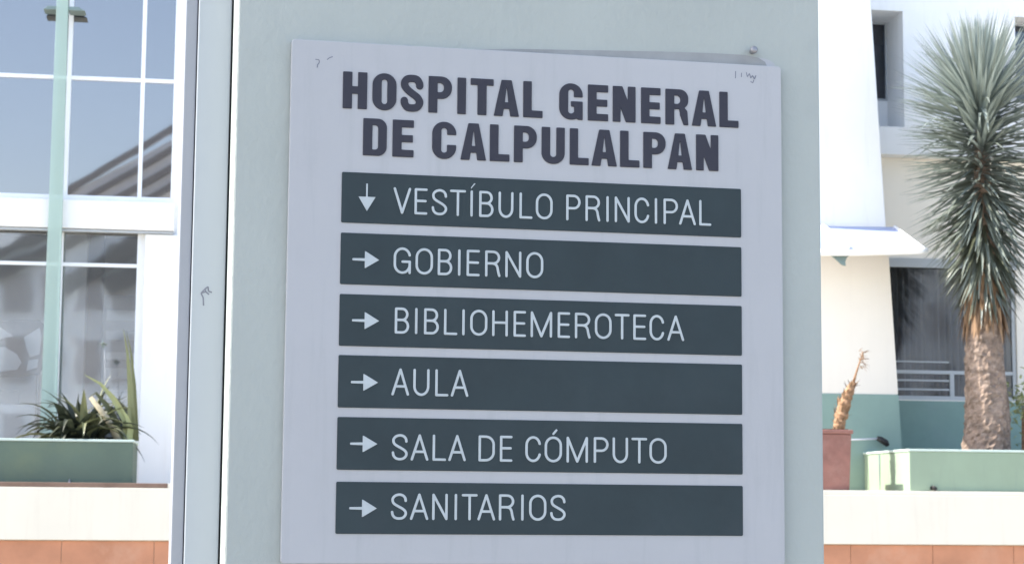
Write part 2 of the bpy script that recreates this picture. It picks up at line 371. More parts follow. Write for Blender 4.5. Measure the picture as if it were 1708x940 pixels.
# awning: sheet sloping down from the wall to a rolled white lip, hipped at its end
AO, PO = BO + .02, BO + 1.0
A0, A1 = at(1300, 378.5, AO), at(1491, 381, AO); B0, B1 = at(1300, 419, PO), at(1545, 418, PO)
up = Vector((0, 0, .025))
b = MB(); b.hexa([A0, B0, B1, A1], [A0 + up, B0 + up, B1 + up, A1 + up])
aw = H.part('awning', b, MT['awning'], bevel=.004)
b = MB(); b.tube([B0 + Vector((0, -.03, -.02)), (B0 + B1) / 2 + Vector((0, -.03, -.03)), B1 + Vector((-.22, -.03, -.02)), B1 + Vector((-.10, -.03, -.015)), B1 + Vector((.02, .0, .015))], [.048, .048, .046, .04, .03], 12)
H.part('lip', b, MT['frame'], aw, smooth=True)
b = MB(); b.tube([A1 + Vector((0, -.02, .03)), B1 + Vector((-.03, .0, .035))], .022, 8); H.part('rib', b, MT['frame'], aw, smooth=True)
b = MB(); b.tube([at(1371, 382, AO) + Vector((0, -.03, .04)), at(1416, 417, PO) + Vector((0, .02, .04))], .045, 8)
H.part('rib', b, MT['frame'], aw, smooth=True)
k = PO - .05
b = MB(); pts = [(1377, 422), (1389, 427), (1397, 434), (1405, 441), (1411, 443), (1410, 436), (1413, 429), (1420, 424), (1420, 421)]
b.prism([(at(p[0], p[1], k).x, at(p[0], p[1], k).z) for p in pts][::-1], -k, -k + .05); H.part('bracket', b, MT['tealdark'], aw, bevel=.004)
# green glass fin standing before the lobby glass, with its clamp
FO = .34
f0, f1 = at(63, 800, FO), at(91, 800, FO); g0, g1 = at(96, -40, FO), at(115, -40, FO)
b = MB(); b.hexa([f0, f1, f1 + Vector((0, .10, 0)), f0 + Vector((0, .10, 0))], [g0, g1, g1 + Vector((0, .10, 0)), g0 + Vector((0, .10, 0))])
fin = H.part('glass_fin', b, MT['fin'], bevel=.006)
b = MB(); z0, z1 = az(100, 16, FO), az(100, 8, FO)
zc0, zc1 = az(100, 16, FO), az(100, 10, FO)
b.prism([(ax(72, 14, FO), zc0), (ax(97, 14, FO), zc0), (ax(97, 9, FO), zc1), (ax(80, 9, FO), zc1)], -FO + .02, -.002)
H.part('clamp', b, MT['tealdark'], fin, bevel=.004); b = MB()
b.prism([(ax(114, 14, FO), zc0), (ax(142, 14, FO), zc0), (ax(130, 9, FO), zc1), (ax(114, 9, FO), zc1)], -FO + .02, -.002)
H.part('clamp', b, MT['tealdark'], fin, bevel=.004)
# rooms behind the glass
zf = az(150, 352, 0)
b = MB(); b.box(xw0 - .5, xw1 + .6, 3.2, 3.3, zf + .2, ZT); b.box(xw1 + .5, xw1 + .6, .31, 3.19, zf + .2, ZT)
b.box(xw0 - .5, xw1 + .49, 3.0, 3.1, TZ, zf); H.part('room_wall', b, MT['iwall'])
b = MB(); b.box(xw0 - .6, xw1 + .7, .31, 3.4, zf + .002, zf + .19); H.part('floor_slab', b, MT['ifloor'])
b = MB(); b.box(xg0 - 1, xg1 + 1, 3.4, 3.5, TZ, zstep); b.box(xg0 - 1.1, xg0 - 1, .86, 3.39, TZ, zstep); b.box(xg1 + 1.0, xg1 + 1.1, .86, 3.39, TZ, zstep); b.box(xg0 - 1.1, xg1 + 1.1, .86, 3.5, zg1 + .35, zg1 + .5)
H.part('room_wall', b, MT['iwall'])
b = MB(); ca, cb = ax(104, 520, -.5), ax(142, 520, -.5); b.box(ca, cb, .5, .9, TZ + .01, zf - .01); H.part('interior_column', b, MT['icol'])
ca, cb = ax(143, 520, -1.7), ax(171, 520, -1.7)
b = MB(); b.box(ca, cb, 1.7, 1.9, TZ + .01, zf - .01); H.part('interior_column', b, MT['idark'])

# ------------------------------------------------------------------ things behind the glass

# the block across the yard behind the viewer: seen only mirrored in the hospital glass
OB = 70.0
def mir(px, py, d=OB): q = at(px, py, -d); return (q.x, q.z)
ob = Thing('apartment_block', 'grey block with dark sloping roof beams, mirrored in the lobby glass', 'building', FA, (mir(150, 700)[0], -OB, 0))
b = MB()
L0 = mir(-700, 332); L1 = mir(96, 332); R1 = mir(300, 226); R2 = mir(520, 112); R3 = mir(760, 240)
b.prism([(L0[0], .01), (mir(760, 332)[0], .01), R3, R2, R1, L1, L0], -OB - 9, -OB)
wall_ob = ob.part('wall', b, MT['blockwall'])
b = MB(); E0, E1 = mir(1330, 425), mir(2500, 425); b.prism([(mir(764, 332)[0], .01), (E1[0], .01), E1, E0, (mir(764, 332)[0], E0[1])], -OB - 9, -OB)
ob.part('wall', b, MT['blockwall'])
def beam(p, q, th, dep):
    a_, c_ = Vector((mir(*p)[0], 0, mir(*p)[1])), Vector((mir(*q)[0], 0, mir(*q)[1])); d_ = (c_ - a_).normalized(); n_ = Vector((-d_.z, 0, d_.x)) * th / 2
    m_ = MB(); m_.prism([((a_ - n_).x, (a_ - n_).z), ((c_ - n_).x, (c_ - n_).z), ((c_ + n_).x, (c_ + n_).z), ((a_ + n_).x, (a_ + n_).z)], -OB + .003, -OB + dep); return m_
for (p, q, th) in (((80, 337), (420, 138), .34), ((120, 345), (420, 172), .28), ((165, 350), (430, 200), .34), ((225, 345), (440, 226), .30),
                   ((-60, 452), (96, 372), .5), ((-10, 462), (160, 380), .8), ((100, 478), (260, 392), 1.1), ((180, 480), (320, 405), .9)):
    ob.part('roof_beam', beam(p, q, th, .35), MT['stair'])
for k in range(9):
    xq = mir(-60 + 62 * k, 600)[0]
    for j, (y0, y1) in enumerate(((462, 520), (560, 640), (690, 760))):
        b = MB(); zA, zB = mir(150, y1)[1], mir(150, y0)[1]; b.box(xq, xq + 1.25, -OB + .003, -OB + .06, zA, zB); ob.part('window', b, MT['blockglass'])
for k in range(7):
    xq = mir(1420 + 66 * k, 600)[0]
    for (y0, y1) in ((500, 560), (610, 690)):
        b = MB(); b.box(xq, xq + 1.4, -OB + .003, -OB + .06, mir(1500, y1)[1], mir(1500, y0)[1]); ob.part('window', b, MT['blockglass'])

def outline_shape(mb, pts, off, th):
    mb.prism([(at(p[0], p[1], off).x, at(p[0], p[1], off).z) for p in pts], -off, -off + th)
bd = Thing('van_reflection', 'van reflection built as dark rounded shape with pale curves behind the leftmost lobby glass', 'board', FA, (ax(20, 600, -.35), .35, TZ))  # a van mirrored in the glass, built as solid shapes behind it
b = MB(); outline_shape(b, [(-40, 536), (66, 533), (73, 540), (75, 560), (72, 612), (66, 624), (40, 627), (-40, 630)][::-1], -.35, .04); bdb = bd.part('board', b, MT['reflblack'], bevel=.01)
for pts in ([(0, 545), (22, 560), (-5, 566), (-40, 562), (-40, 548)], [(40, 562), (66, 546), (69, 560), (66, 590), (50, 595), (44, 580)],
            [(-30, 580), (8, 578), (28, 590), (36, 604), (28, 616), (-30, 622)], [(48, 600), (64, 598), (62, 612), (44, 618)]):
    b = MB(); outline_shape(b, pts[::-1], -.336, .012); bd.part('pale_shape', b, MT['pale'], bevel=.003)
for px in (-20, 60):
    b = MB(); b.box(ax(px, 640, -.40), ax(px, 640, -.40) + .05, .393, .44, TZ + .002, az(px, 600, -.40)); bd.part('leg', b, MT['idark'])
sf = Thing('bench', 'pale blue-grey upholstered bench below the dark van reflection inside the lobby', 'bench', FA, (ax(20, 700, -.6), .6, TZ))
b = MB(); b.box(ax(-60, 690, -.6), ax(62, 690, -.6), .45, .85, TZ + .1, az(20, 674, -.6)); sf.part('seat', b, MT['pale'], bevel=.05)
b = MB(); b.box(ax(-60, 690, -.8), ax(30, 690, -.8), .86, .94, TZ + .1, az(20, 650, -.8)); sf.part('backrest', b, MT['blind'], bevel=.03)
for px in (-50, 22, 55):
    b = MB(); b.box(ax(px, 720, -.6), ax(px, 720, -.6) + .05, .5, .8, TZ + .002, TZ + .098); sf.part('leg', b, MT['idark'])
cb_ = Thing('cabinet', 'grey louvred cabinet behind the lobby glass beside the agave', 'cabinet', FA, (ax(195, 700, -1.0), 1.0, TZ))
x0, x1 = ax(170, 600, -1.0), ax(234, 600, -1.0); zt = az(190, 492, -1.0)
b = MB(); b.box(x0, x1, 1.0, 1.5, TZ + .02, zt); body = cb_.part('body', b, MT['blind'], bevel=.01)
b = MB(); n_ = 9
for i in range(n_):
    z = TZ + .15 + (zt - TZ - .25) * i / n_; b.box(x0 + .05, x1 - .05, .975, .998, z, z + .11 + .03 * (i % 3))
cb_.part('louvre', b, MT['iwall'], bevel=.004)
# grey curtain behind the ground floor window on the right
cu = MB(); x0, x1 = ax(1488, 550, -.8), ax(1694, 550, -.8); n_ = 120
for i in range(n_ + 1):
    x = x0 + (x1 - x0) * i / n_; y = .80 + .06 * math.sin(i * 1.1) * (1 + .6 * math.sin(i * .13)) + .03 * math.sin(i * 2.7 + 1); cu.v += [Vector((x, y, TZ + .9)), Vector((x, y, zg1 + .1)), Vector((x, y + .012, TZ + .9)), Vector((x, y + .012, zg1 + .1))]
for i in range(n_):
    a = 4 * i; cu.f += [(a, a + 4, a + 5, a + 1), (a + 2, a + 3, a + 7, a + 6)]
single('curtain', cu, MT['blind'], FA, (x0, .80, TZ), 'grey pleated curtain hanging behind the ground floor window beside the yucca', 'curtain', smooth=True)

# ------------------------------------------------------------------ planters
def planter(name_label, x0, x1, y0, y1, z1, mats, side_mat=None):
    P_ = Thing('planter', name_label, 'planter', FA, ((x0 + x1) / 2, y0, TZ))
    th = .12; zr = z1 - .035
    b = MB(); b.box(x0, x1, y0, y0 + th, TZ + .008, zr); P_.part('front_wall', b, mats, bevel=.01)
    b = MB(); b.box(x0, x1, y1 - th, y1, TZ + .008, zr); P_.part('rear_wall', b, mats, bevel=.01)
    for a in (x0, x1 - th):
        b = MB(); b.box(a, a + th, y0 + th + .002, y1 - th - .002, TZ + .008, zr); P_.part('side_wall', b, side_mat or mats, bevel=.006)
    b = MB(); b.grid_wall(x0 - .015, x1 + .015, y0 - .015, y1 + .015, [(x0 + th, x1 - th, y0 + th, y1 - th)], zr + .001, z1)
    r_ = MB(); r_.v = [Vector((v.x, v.z, v.y)) for v in b.v]; r_.f = [f[::-1] for f in b.f]
    P_.part('rim', r_, MT['rim'], bevel=.008)
    b = MB(); b.box(x0 + th + .003, x1 - th - .003, y0 + th + .003, y1 - th - .003, TZ + .01, z1 - .1); P_.part('soil', b, MT['soil'])
    return P_
PF = 2.92
rx0 = ax(1517, 780, PF); rz = az(1600, 749, PF)
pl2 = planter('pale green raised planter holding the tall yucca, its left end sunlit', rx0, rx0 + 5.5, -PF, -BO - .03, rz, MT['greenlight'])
b = MB(); q = at(1555, 813, PF); b.tube([q + Vector((0, -.002, 0)), q + Vector((.0, -.05, 0)), q + Vector((.03, -.08, -.02))], [.035, .035, .03], 10); pl2.part('drain_spout', b, MT['black'], smooth=True)
# a drain streak of dark paint on the end wall
b = MB(); ym = -PF + .62 * (PF - BO); b.add([(rx0 - .003, ym, rz - .05), (rx0 - .003, ym + .07, rz - .05), (rx0 - .003, ym + .05, TZ + .1), (rx0 - .003, ym + .02, TZ + .02)], [(0, 1, 2, 3)]); b.add([(rx0 - .006, ym, rz - .05), (rx0 - .006, ym + .07, rz - .05), (rx0 - .006, ym + .05, TZ + .1), (rx0 - .006, ym + .02, TZ + .02)], [(0, 1, 2, 3)])
pl2.part('drain_streak', b, MT['tealdark'])
LF = 2.6
lx1 = ax(221, 780, LF); lz = az(150, 732, LF)
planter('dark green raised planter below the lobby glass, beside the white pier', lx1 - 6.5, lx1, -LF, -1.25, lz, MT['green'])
b = MB(); q = at(116, 808, LF); b.tube([q + Vector((0, -.03, -.05)), q + Vector((0, -.03, .0)), q + Vector((0, -.02, .08))], [.03, .028, .008], 8)
single('floor_spike', b, MT['bolt'], FA, q + Vector((0, -.03, -.05)), 'tiny metal spike on the brown ledge in front of the dark green planter', 'spike', smooth=True)

# ------------------------------------------------------------------ plants
def blade(mb, base, d, length, width, droop, tone, fold=.25, seg=5, up=Vector((0, 0, 1)), taper=.85):
    d = d.normalized(); side = d.cross(up)
    if side.length < .05: side = d.cross(Vector((random.random() - .5, 1, 0)))
    side.normalize(); p = Vector(base); b0 = len(mb.v); n_ = 0
    for i in range(seg + 1):
        t = i / seg
        wd = width * (.55 + .45 * min(1, t * 4)) * (1 - max(0, (t - .35) / .65) ** 1.3 * .97) * .5
        nn = side.cross(d).normalized()
        mb.v += [p - side * wd + nn * wd * fold, p - nn * wd * fold * .6, p + side * wd + nn * wd * fold]
        d = (d + Vector((0, 0, -1)) * droop / seg).normalized(); p = p + d * length / seg
    for i in range(seg):
        a = b0 + 3 * i
        mb.f += [(a, a + 1, a + 4, a + 3), (a + 1, a + 2, a + 5, a + 4)]; n_ += 2
    if mb.tone is None: mb.tone = []
    mb.tone += [tone] * n_

YO = 1.95
base = at(1645, 760, YO); base.z = rz - .1
yu = Thing('yucca_tree', 'tall yucca with spiky grey-green crown and scaly trunk in the pale planter', 'tree', FA, base)
pA, pB = at(1638, 480, YO), at(1634, 150, YO)
# trunk: rough tapered column
ring, tr = 40, MB(); hts = 100; rnd = random.Random(3)
cl = [base, at(1647, 700, YO), at(1640, 600, YO), at(1641, 500, YO), at(1638, 300, YO), at(1634, 190, YO)]
def cpt(z):
    for i in range(len(cl) - 1):
        if cl[i].z <= z <= cl[i + 1].z: return cl[i].lerp(cl[i + 1], (z - cl[i].z) / (cl[i + 1].z - cl[i].z))
    return cl[-1]
for j in range(hts + 1):
    z = base.z + (cl[-1].z - base.z) * j / hts; c = cpt(z); t = j / hts
    r0 = .43 - .16 * min(1, t * 2.2) if t < .5 else .28 - .30 * (t - .5) * 1.4
    r0 *= .84
    for k in range(ring):
        a = 2 * math.pi * k / ring
        scale_ = 1 + .045 * rnd.uniform(-1, 1) + .03 * math.sin(j * 1.3 + k * 1.9) + .05 * math.sin(3 * a + j * .11) + .03 * math.sin(7 * a - j * .23)
        tr.v.append(c + Vector((math.cos(a) * r0 * scale_, math.sin(a) * r0 * scale_, rnd.uniform(-.012, .012))))
for j in range(hts):
    for k in range(ring): tr.f.append((j * ring + k, j * ring + (k + 1) % ring, (j + 1) * ring + (k + 1) % ring, (j + 1) * ring + k))
yu.part('trunk', tr, MT['bark'])
cr_mb = MB(); rnd = random.Random(11); N = 1450
for i in range(N):
    s = (i + .5) / N                                     # 0 bottom .. 1 top
    u_ = s ** .9
    ztop = at(1634, 188, YO).z; zbot = at(1640, 462, YO).z
    z = zbot + (ztop - zbot) * min(1, u_ / .76); c = cpt(min(z, cl[-1].z)); c = Vector((c.x, c.y, z))
    a = i * 2.39996 + rnd.uniform(-.2, .2)
    e0 = -74 + u_ / .76 * 100 if u_ < .76 else 26 + (u_ - .76) / .24 * 60
    e = math.radians(e0 + rnd.gauss(0, 9))
    d = Vector((math.cos(a) * math.cos(e), math.sin(a) * math.cos(e), math.sin(e)))
    L = rnd.uniform(1.0, 1.22) * (.78 + .22 * min(1, s / .3)) * (1 + .20 * max(0, math.sin(e)) ** 1.5 + .14 * max(0, math.sin(2 * e)))
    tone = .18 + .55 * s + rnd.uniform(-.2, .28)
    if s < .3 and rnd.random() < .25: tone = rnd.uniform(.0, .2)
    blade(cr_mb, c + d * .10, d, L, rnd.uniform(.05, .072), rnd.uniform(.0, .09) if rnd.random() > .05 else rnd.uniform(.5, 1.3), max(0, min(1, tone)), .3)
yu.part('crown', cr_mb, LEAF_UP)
th_mb = MB()
for i in range(190):
    s = rnd.random(); z = at(1640, 535, YO).z + (at(1640, 455, YO).z - at(1640, 535, YO).z) * s; c = cpt(z); a = rnd.uniform(0, 2 * math.pi)
    e = math.radians(rnd.uniform(-88, -70)); d = Vector((math.cos(a) * math.cos(e), math.sin(a) * math.cos(e), math.sin(e)))
    blade(th_mb, Vector((c.x + math.cos(a) * .27, c.y + math.sin(a) * .27, z)), d, rnd.uniform(.22, .5), rnd.uniform(.05, .08), .05, rnd.uniform(.1, 1), .2)
yu.part('dead_leaf_skirt', th_mb, LEAF_DEAD)

# agave in the dark planter
AOF = 1.9
ab = at(195, 745, AOF); ab.z = lz - .1
ag = Thing('agave', 'dark agave with one tall pale blade and a leaf toned sunlit yellow in green planter', 'plant', FA, ab)
lv = MB(); rnd = random.Random(5)
def leaf_px(pts, wpx, tone, off):
    """a tapering leaf through points of the photograph's plant, at its own depth"""
    P3 = [at(p[0], p[1], off) for p in pts]; n_ = len(P3); b0 = len(lv.v)
    wd = wpx / FPX * 28
    for i, p in enumerate(P3):
        d = (P3[min(i + 1, n_ - 1)] - P3[max(0, i - 1)]).normalized(); sd_ = Vector((d.z, 0, -d.x)); t = i / (n_ - 1)
        ww = wd * .5 * (1 - .95 * max(0, t - .3) / .7); y = Vector((0, .05 * t - .08, 0)); f = Vector((0, .4 * ww, 0))
        lv.v += [p - sd_ * ww + y, p + f + y, p + sd_ * ww + y]
    for i in range(n_ - 1):
        a = b0 + 3 * i; lv.f += [(a, a + 1, a + 4, a + 3), (a + 1, a + 2, a + 5, a + 4)]
    if lv.tone is None: lv.tone = []
    lv.tone += [tone] * (2 * (n_ - 1))
leaf_px([(214, 735), (210, 700), (190, 665), (168, 640), (140, 624)], 12, .75, AOF + .1)  # the sunlight on this leaf is put into its yellow tone
leaf_px([(222, 735), (219, 690), (217, 640), (213, 590), (206, 548)], 11, .45, AOF)
leaf_px([(228, 735), (226, 690), (224, 640), (219, 590), (211, 552)], 8, .38, AOF - .05)
leaf_px([(206, 735), (192, 700), (178, 675), (160, 655), (148, 662)], 11, .2, AOF)
leaf_px([(216, 735), (218, 715), (212, 695), (203, 680)], 10, .9, AOF + .15)
for i in range(95):
    a = rnd.uniform(0, 2 * math.pi); e = math.radians(rnd.uniform(48, 84)); d = Vector((math.cos(a) * math.cos(e) * .9 - .12, math.sin(a) * math.cos(e) * .6, math.sin(e)))
    blade(lv, ab + Vector((rnd.uniform(-.72, -.30), rnd.uniform(-.2, .2), -.02)), d, rnd.uniform(.75, 1.15), rnd.uniform(.085, .14), rnd.uniform(1.5, 2.9), rnd.choice((0, 0, .02, .05, .08, .12, .3)), .35, 9)
ag.part('leaves', lv, LEAF_AGAVE)
b = MB(); b.tube([at(198, 735, AOF + .2), at(180, 700, AOF + .2), at(151, 662, AOF + .2)], [.05, .045, .03], 8); ag.part('cut_stalk', b, MT['straw'], smooth=True)
b = MB(); q0 = at(176, 700, AOF + .0)
b.tube([at(176, 735, AOF - .2), at(176, 640, AOF - .2), at(174, 580, AOF - .2)], [.007, .006, .005], 6)
fl = Thing('flower_stalk', 'thin pale flower head on a stalk behind the agave leaves', 'flower', FA, at(176, 745, AOF - .2))
fl.part('stalk', b, MT['blind'], smooth=True)
b = MB(); rnd = random.Random(9); hd = at(172, 574, AOF - .2)
for i in range(26):
    d = Vector((rnd.gauss(0, 1), rnd.gauss(0, 1), rnd.gauss(0, .8))); blade(b, hd, d, rnd.uniform(.04, .1), .03, .1, rnd.uniform(.5, 1), .2, 3)
fl.part('flower_head', b, LEAF_UP)

# bush at the right edge
bb = at(1704, 700, 1.7); bb.z = rz - .1
bs = Thing('shrub', 'pale yellow-green shrub growing right of the yucca trunk', 'shrub', FA, bb)
b = MB(); rnd = random.Random(21)
stem_ = MB()
for i in range(9):
    q = Vector((rnd.gauss(.15, .18), rnd.gauss(0, .15), rnd.uniform(.5, 1.0))); stem_.tube([bb, bb + q * .5 + Vector((0, 0, .1)), bb + q], [.015, .011, .006], 5)
for i in range(420):
    q = bb + Vector((rnd.gauss(.15, .20), rnd.gauss(0, .2), .85 + rnd.gauss(0, .22))); d = Vector((rnd.gauss(0, 1), rnd.gauss(0, 1), rnd.gauss(.3, .7)))
    blade(b, q, d, rnd.uniform(.06, .13), rnd.uniform(.035, .06), .3, rnd.random(), .2, 3)
bs.part('foliage', b, LEAF_BUSH); bs.part('stems', stem_, MT['stem'])

# clay pot with a dried cactus-like stump
PT = 2.55
x0, x1 = ax(1338, 760, PT), ax(1421, 760, PT); z1 = az(1400, 715, PT)
pot = Thing('clay_pot', 'square reddish clay pot on the terrace left of the pale planter', 'pot', FA, ((x0 + x1) / 2, -PT + .4, TZ))
b = MB(); dp = x1 - x0; c = (x0 + x1) / 2; hx = dp / 2; yc = -PT + hx
b.hexa([(c - hx * .92, yc - hx * .92, TZ + .008), (c + hx * .92, yc - hx * .92, TZ + .008), (c + hx * .92, yc + hx * .92, TZ + .008), (c - hx * .92, yc + hx * .92, TZ + .008)],
       [(c - hx, yc - hx, z1 - .07), (c + hx, yc - hx, z1 - .07), (c + hx, yc + hx, z1 - .07), (c - hx, yc + hx, z1 - .07)])
pot.part('body', b, MT['clay'], bevel=.015)
b = MB(); b.box(c - hx - .02, c + hx + .02, yc - hx - .02, yc + hx + .02, z1 - .068, z1 - .008); pot.part('rim', b, MT['clay'], bevel=.012)
b = MB(); b.box(c - hx + .04, c + hx - .04, yc - hx + .04, yc + hx - .04, z1 - .007, z1 + .004); pot.part('soil', b, MT['soil'])
SO = PT - .42
sp = Thing('dried_plant', 'leaning tan dried succulent stump with a thin dead stalk in clay pot', 'plant', FA, at(1398, 716, SO))
rnd = random.Random(2); pts = []; rad = []
ctrl = [((1398, 718), .085), ((1401, 700), .095), ((1406, 682), .10), ((1412, 664), .085), ((1418, 648), .06), ((1425, 634), .04)]
for i in range(len(ctrl) - 1):
    for j in range(5):
        t = j / 5; p = (ctrl[i][0][0] * (1 - t) + ctrl[i + 1][0][0] * t, ctrl[i][0][1] * (1 - t) + ctrl[i + 1][0][1] * t)
        pts.append(at(p[0], p[1], SO) + Vector((rnd.uniform(-.008, .008), 0, 0))); rad.append((ctrl[i][1] * (1 - t) + ctrl[i + 1][1] * t) * rnd.uniform(.86, 1.12))
b = MB(); b.tube(pts, rad, 12); sp.part('stump', b, MT['stem'])
b = MB(); b.tube([at(1424, 636, SO), at(1430, 615, SO), at(1436, 598, SO), at(1440, 588, SO), at(1449, 584, SO)], [.022, .014, .012, .009, .005], 6)
b.tube([at(1436, 599, SO), at(1441, 598, SO), at(1449, 598, SO)], [.01, .008, .005], 6); sp.part('stalk', b, MT['stem'], smooth=True)
b = MB()
for i in range(40):
    blade(b, at(1436 + rnd.uniform(-3, 6), 598 + rnd.uniform(-14, 14), SO), Vector((rnd.gauss(.5, .6), rnd.gauss(0, .5), rnd.gauss(0, .5))), rnd.uniform(.05, .14), .02, .3, rnd.uniform(.7, 1), .2, 3)
sp.part('dry_bract', b, LEAF_DEAD)
b = MB()
for i in range(90):
    k_ = rnd.randrange(len(pts) - 2); a_ = rnd.uniform(0, 6.28); o_ = Vector((math.cos(a_), math.sin(a_), 0))
    blade(b, pts[k_] + o_ * rad[k_] * .8, o_ * .55 + (pts[k_ + 1] - pts[k_]).normalized(), rnd.uniform(.06, .15), rnd.uniform(.03, .055), rnd.uniform(-.4, .6), rnd.uniform(.1, .8), .2, 3)
sp.part('dead_leaf', b, LEAF_DEAD)
# hose with black nozzle lying between pot and planter
HO = 1.05
hs = Thing('garden_hose', 'thin pale hose with black nozzle beside the planter end, below the buttress', 'hose', FA, at(1445, 733, HO))
b = MB(); b.tube([at(1350, 737, HO), at(1400, 734, HO), at(1440, 732, HO), at(1465, 731, HO)], .014, 8); hs.part('hose', b, MT['pale'], smooth=True)
b = MB(); b.tube([at(1463, 730, HO), at(1470, 733, HO), at(1478, 738, HO), at(1481, 743, HO)], [.035, .05, .05, .03], 10); hs.part('nozzle', b, MT['black'], smooth=True)

# ------------------------------------------------------------------ foreground pillar and door jamb (sign frame: x along, y into wall, z up from sign origin)
GZ = -SG.o.z
PYF = .0140                                               # pillar face behind the sign face
PX0, PX1, PDEP = -.5445, .5305, .46
pb = Vector((0, PYF, GZ))
pil = Thing('pillar', 'broad pale grey-green painted pillar carrying the directory sign', 'pillar', SG, pb)
b = MB(); b.box(PX0, PX1, PYF, PYF + PDEP, GZ + .12, 2.2); pil.part('shaft', b, MT['pillar'], bevel=.004)
b = MB(); b.box(PX0 - .015, PX1 + .015, PYF - .015, PYF + PDEP + .015, GZ + .004, GZ + .118); pil.part('skirting', b, MT['coping'], bevel=.004)
b = MB(); b.box(PX0 - .02, PX1 + .02, PYF - .02, PYF + PDEP + .02, 2.203, 2.32); pil.part('cap', b, MT['pillar'], bevel=.01)
# old adhesive left along the sign's upper edge
def flat(mb, pts, y0, th=.0012): mb.prism([(p[0], p[1]) for p in pts], y0 - th, y0 + .0004)
b = MB()
top = [(-.16, .2325), (-.05, .2395), (.05, .2435), (.15, .2475), (.25, .2512), (.33, .2528), (.385, .2530), (.410, .2495), (.424, .2420), (.428, .2325)]
bot = [(.428, .2260), (.25, .2255), (.05, .226), (-.16, .2262)]
flat(b, (top + bot)[::-1], PYF - .0005, .0012); pil.part('adhesive_stain', b, MT['stain'])
b = MB()
flat(b, [(.4105, .2265), (.4105, .2500), (.43, .2468), (.4415, .2400), (.4475, .2265)], PYF - .0005, .0010); pil.part('adhesive_stain', b, MT['panel'])
JD = .125                                                # jamb face set back from the pillar face
jy = PYF + JD
jb = Thing('door_jamb', 'blue-grey door jamb with grey aluminium edge strip left of the pillar', 'door jamb', SG, (PX0 - .08, jy, GZ))
b = MB(); b.box(PX0 - .0625, PX0 - .0030, jy, jy + .12, GZ + .004, 2.2); jb.part('panel', b, MT['jamb'], bevel=.002)
b = MB(); b.box(PX0 - .0855, PX0 - .0640, jy + .006, jy + .118, GZ + .004, 2.2); jb.part('edge_strip', b, MT['alu'], bevel=.002)
# scribbled scratch on the jamb
def stroke_ribbon(mb, pts, wd, y):
    for i in range(len(pts) - 1):
        a, c = Vector((pts[i][0], 0, pts[i][1])), Vector((pts[i + 1][0], 0, pts[i + 1][1])); d = (c - a).normalized(); n_ = Vector((-d.z, 0, d.x)) * wd / 2
        e = y - .0001 * (i + 1)
        mb.prism([((a - n_).x, (a - n_).z), ((c - n_).x, (c - n_).z), ((c + n_).x, (c + n_).z), ((a + n_).x, (a + n_).z)], e, y + .001)
b = MB(); sx, sz = PX0 - .036, -.205
for pts in ([(-.004, -.022), (-.005, -.008), (-.009, .0), (-.002, .008), (.003, .012)], [(-.009, .0), (-.001, .003), (.005, -.002)], [(.003, .012), (.004, .004), (.010, .002)], [(-.002, .008), (-.001, .003)]):
    stroke_ribbon(b, [(sx + p[0], sz + p[1]) for p in pts], .0026, jy - .0003)
jb.part('scratch', b, MT['scuff'])
# bolt above the sign
bx_, bz_ = .3987, .2600
b = MB(); b.tube([(bx_, PYF - .0004, bz_), (bx_, PYF - .011, bz_ + .001)], .0052, 14); 
bolt = Thing('bolt', 'small grey metal bolt in the pillar above the sign corner', 'bolt', SG, (bx_, PYF, bz_))
bolt.part('shank', b, MT['bolt'], smooth=False)
b = MB(); b.tube([(bx_, PYF - .0112, bz_ + .001), (bx_, PYF - .0145, bz_ + .0012), (bx_, PYF - .0165, bz_ + .0015)], [.0072, .0068, .0035], 16); bolt.part('head', b, MT['bolt'], smooth=True)

# ------------------------------------------------------------------ the sign and its lettering
def contour(F, x, y):
    """closed loops of the zero line of F sampled on the grid x, y"""
    S = F < 0; nx, ny = F.shape; segs = {}
    def pt(i0, j0, i1, j1):
        f0, f1 = F[i0, j0], F[i1, j1]; t = f0 / (f0 - f1)
        return (x[i0] + (x[i1] - x[i0]) * t, y[j0] + (y[j1] - y[j0]) * t)
    c = S[:-1, :-1].astype(int) + 2 * S[1:, :-1] + 4 * S[1:, 1:] + 8 * S[:-1, 1:]
    tab = {1: [(3, 0)], 2: [(0, 1)], 3: [(3, 1)], 4: [(1, 2)], 5: [(3, 2), (1, 0)], 6: [(0, 2)], 7: [(3, 2)], 8: [(2, 3)], 9: [(2, 0)], 10: [(0, 3), (2, 1)], 11: [(2, 1)], 12: [(1, 3)], 13: [(1, 0)], 14: [(0, 3)]}
    P = {}
    for i, j in zip(*np.nonzero((c > 0) & (c < 15))):
        ed = {0: ('h', i, j), 1: ('v', i + 1, j), 2: ('h', i, j + 1), 3: ('v', i, j)}
        for a, b_ in tab[int(c[i, j])]:
            segs[ed[a]] = ed[b_]
            for k_ in (ed[a], ed[b_]):
                if k_ not in P: P[k_] = pt(k_[1], k_[2], k_[1] + 1, k_[2]) if k_[0] == 'h' else pt(k_[1], k_[2], k_[1], k_[2] + 1)
    loops = []
    while segs:
        s0 = next(iter(segs)); lp = []; k_ = s0
        while k_ in segs: lp.append(P[k_]); k_ = segs.pop(k_)
        if len(lp) > 8: loops.append(lp)
    return loops
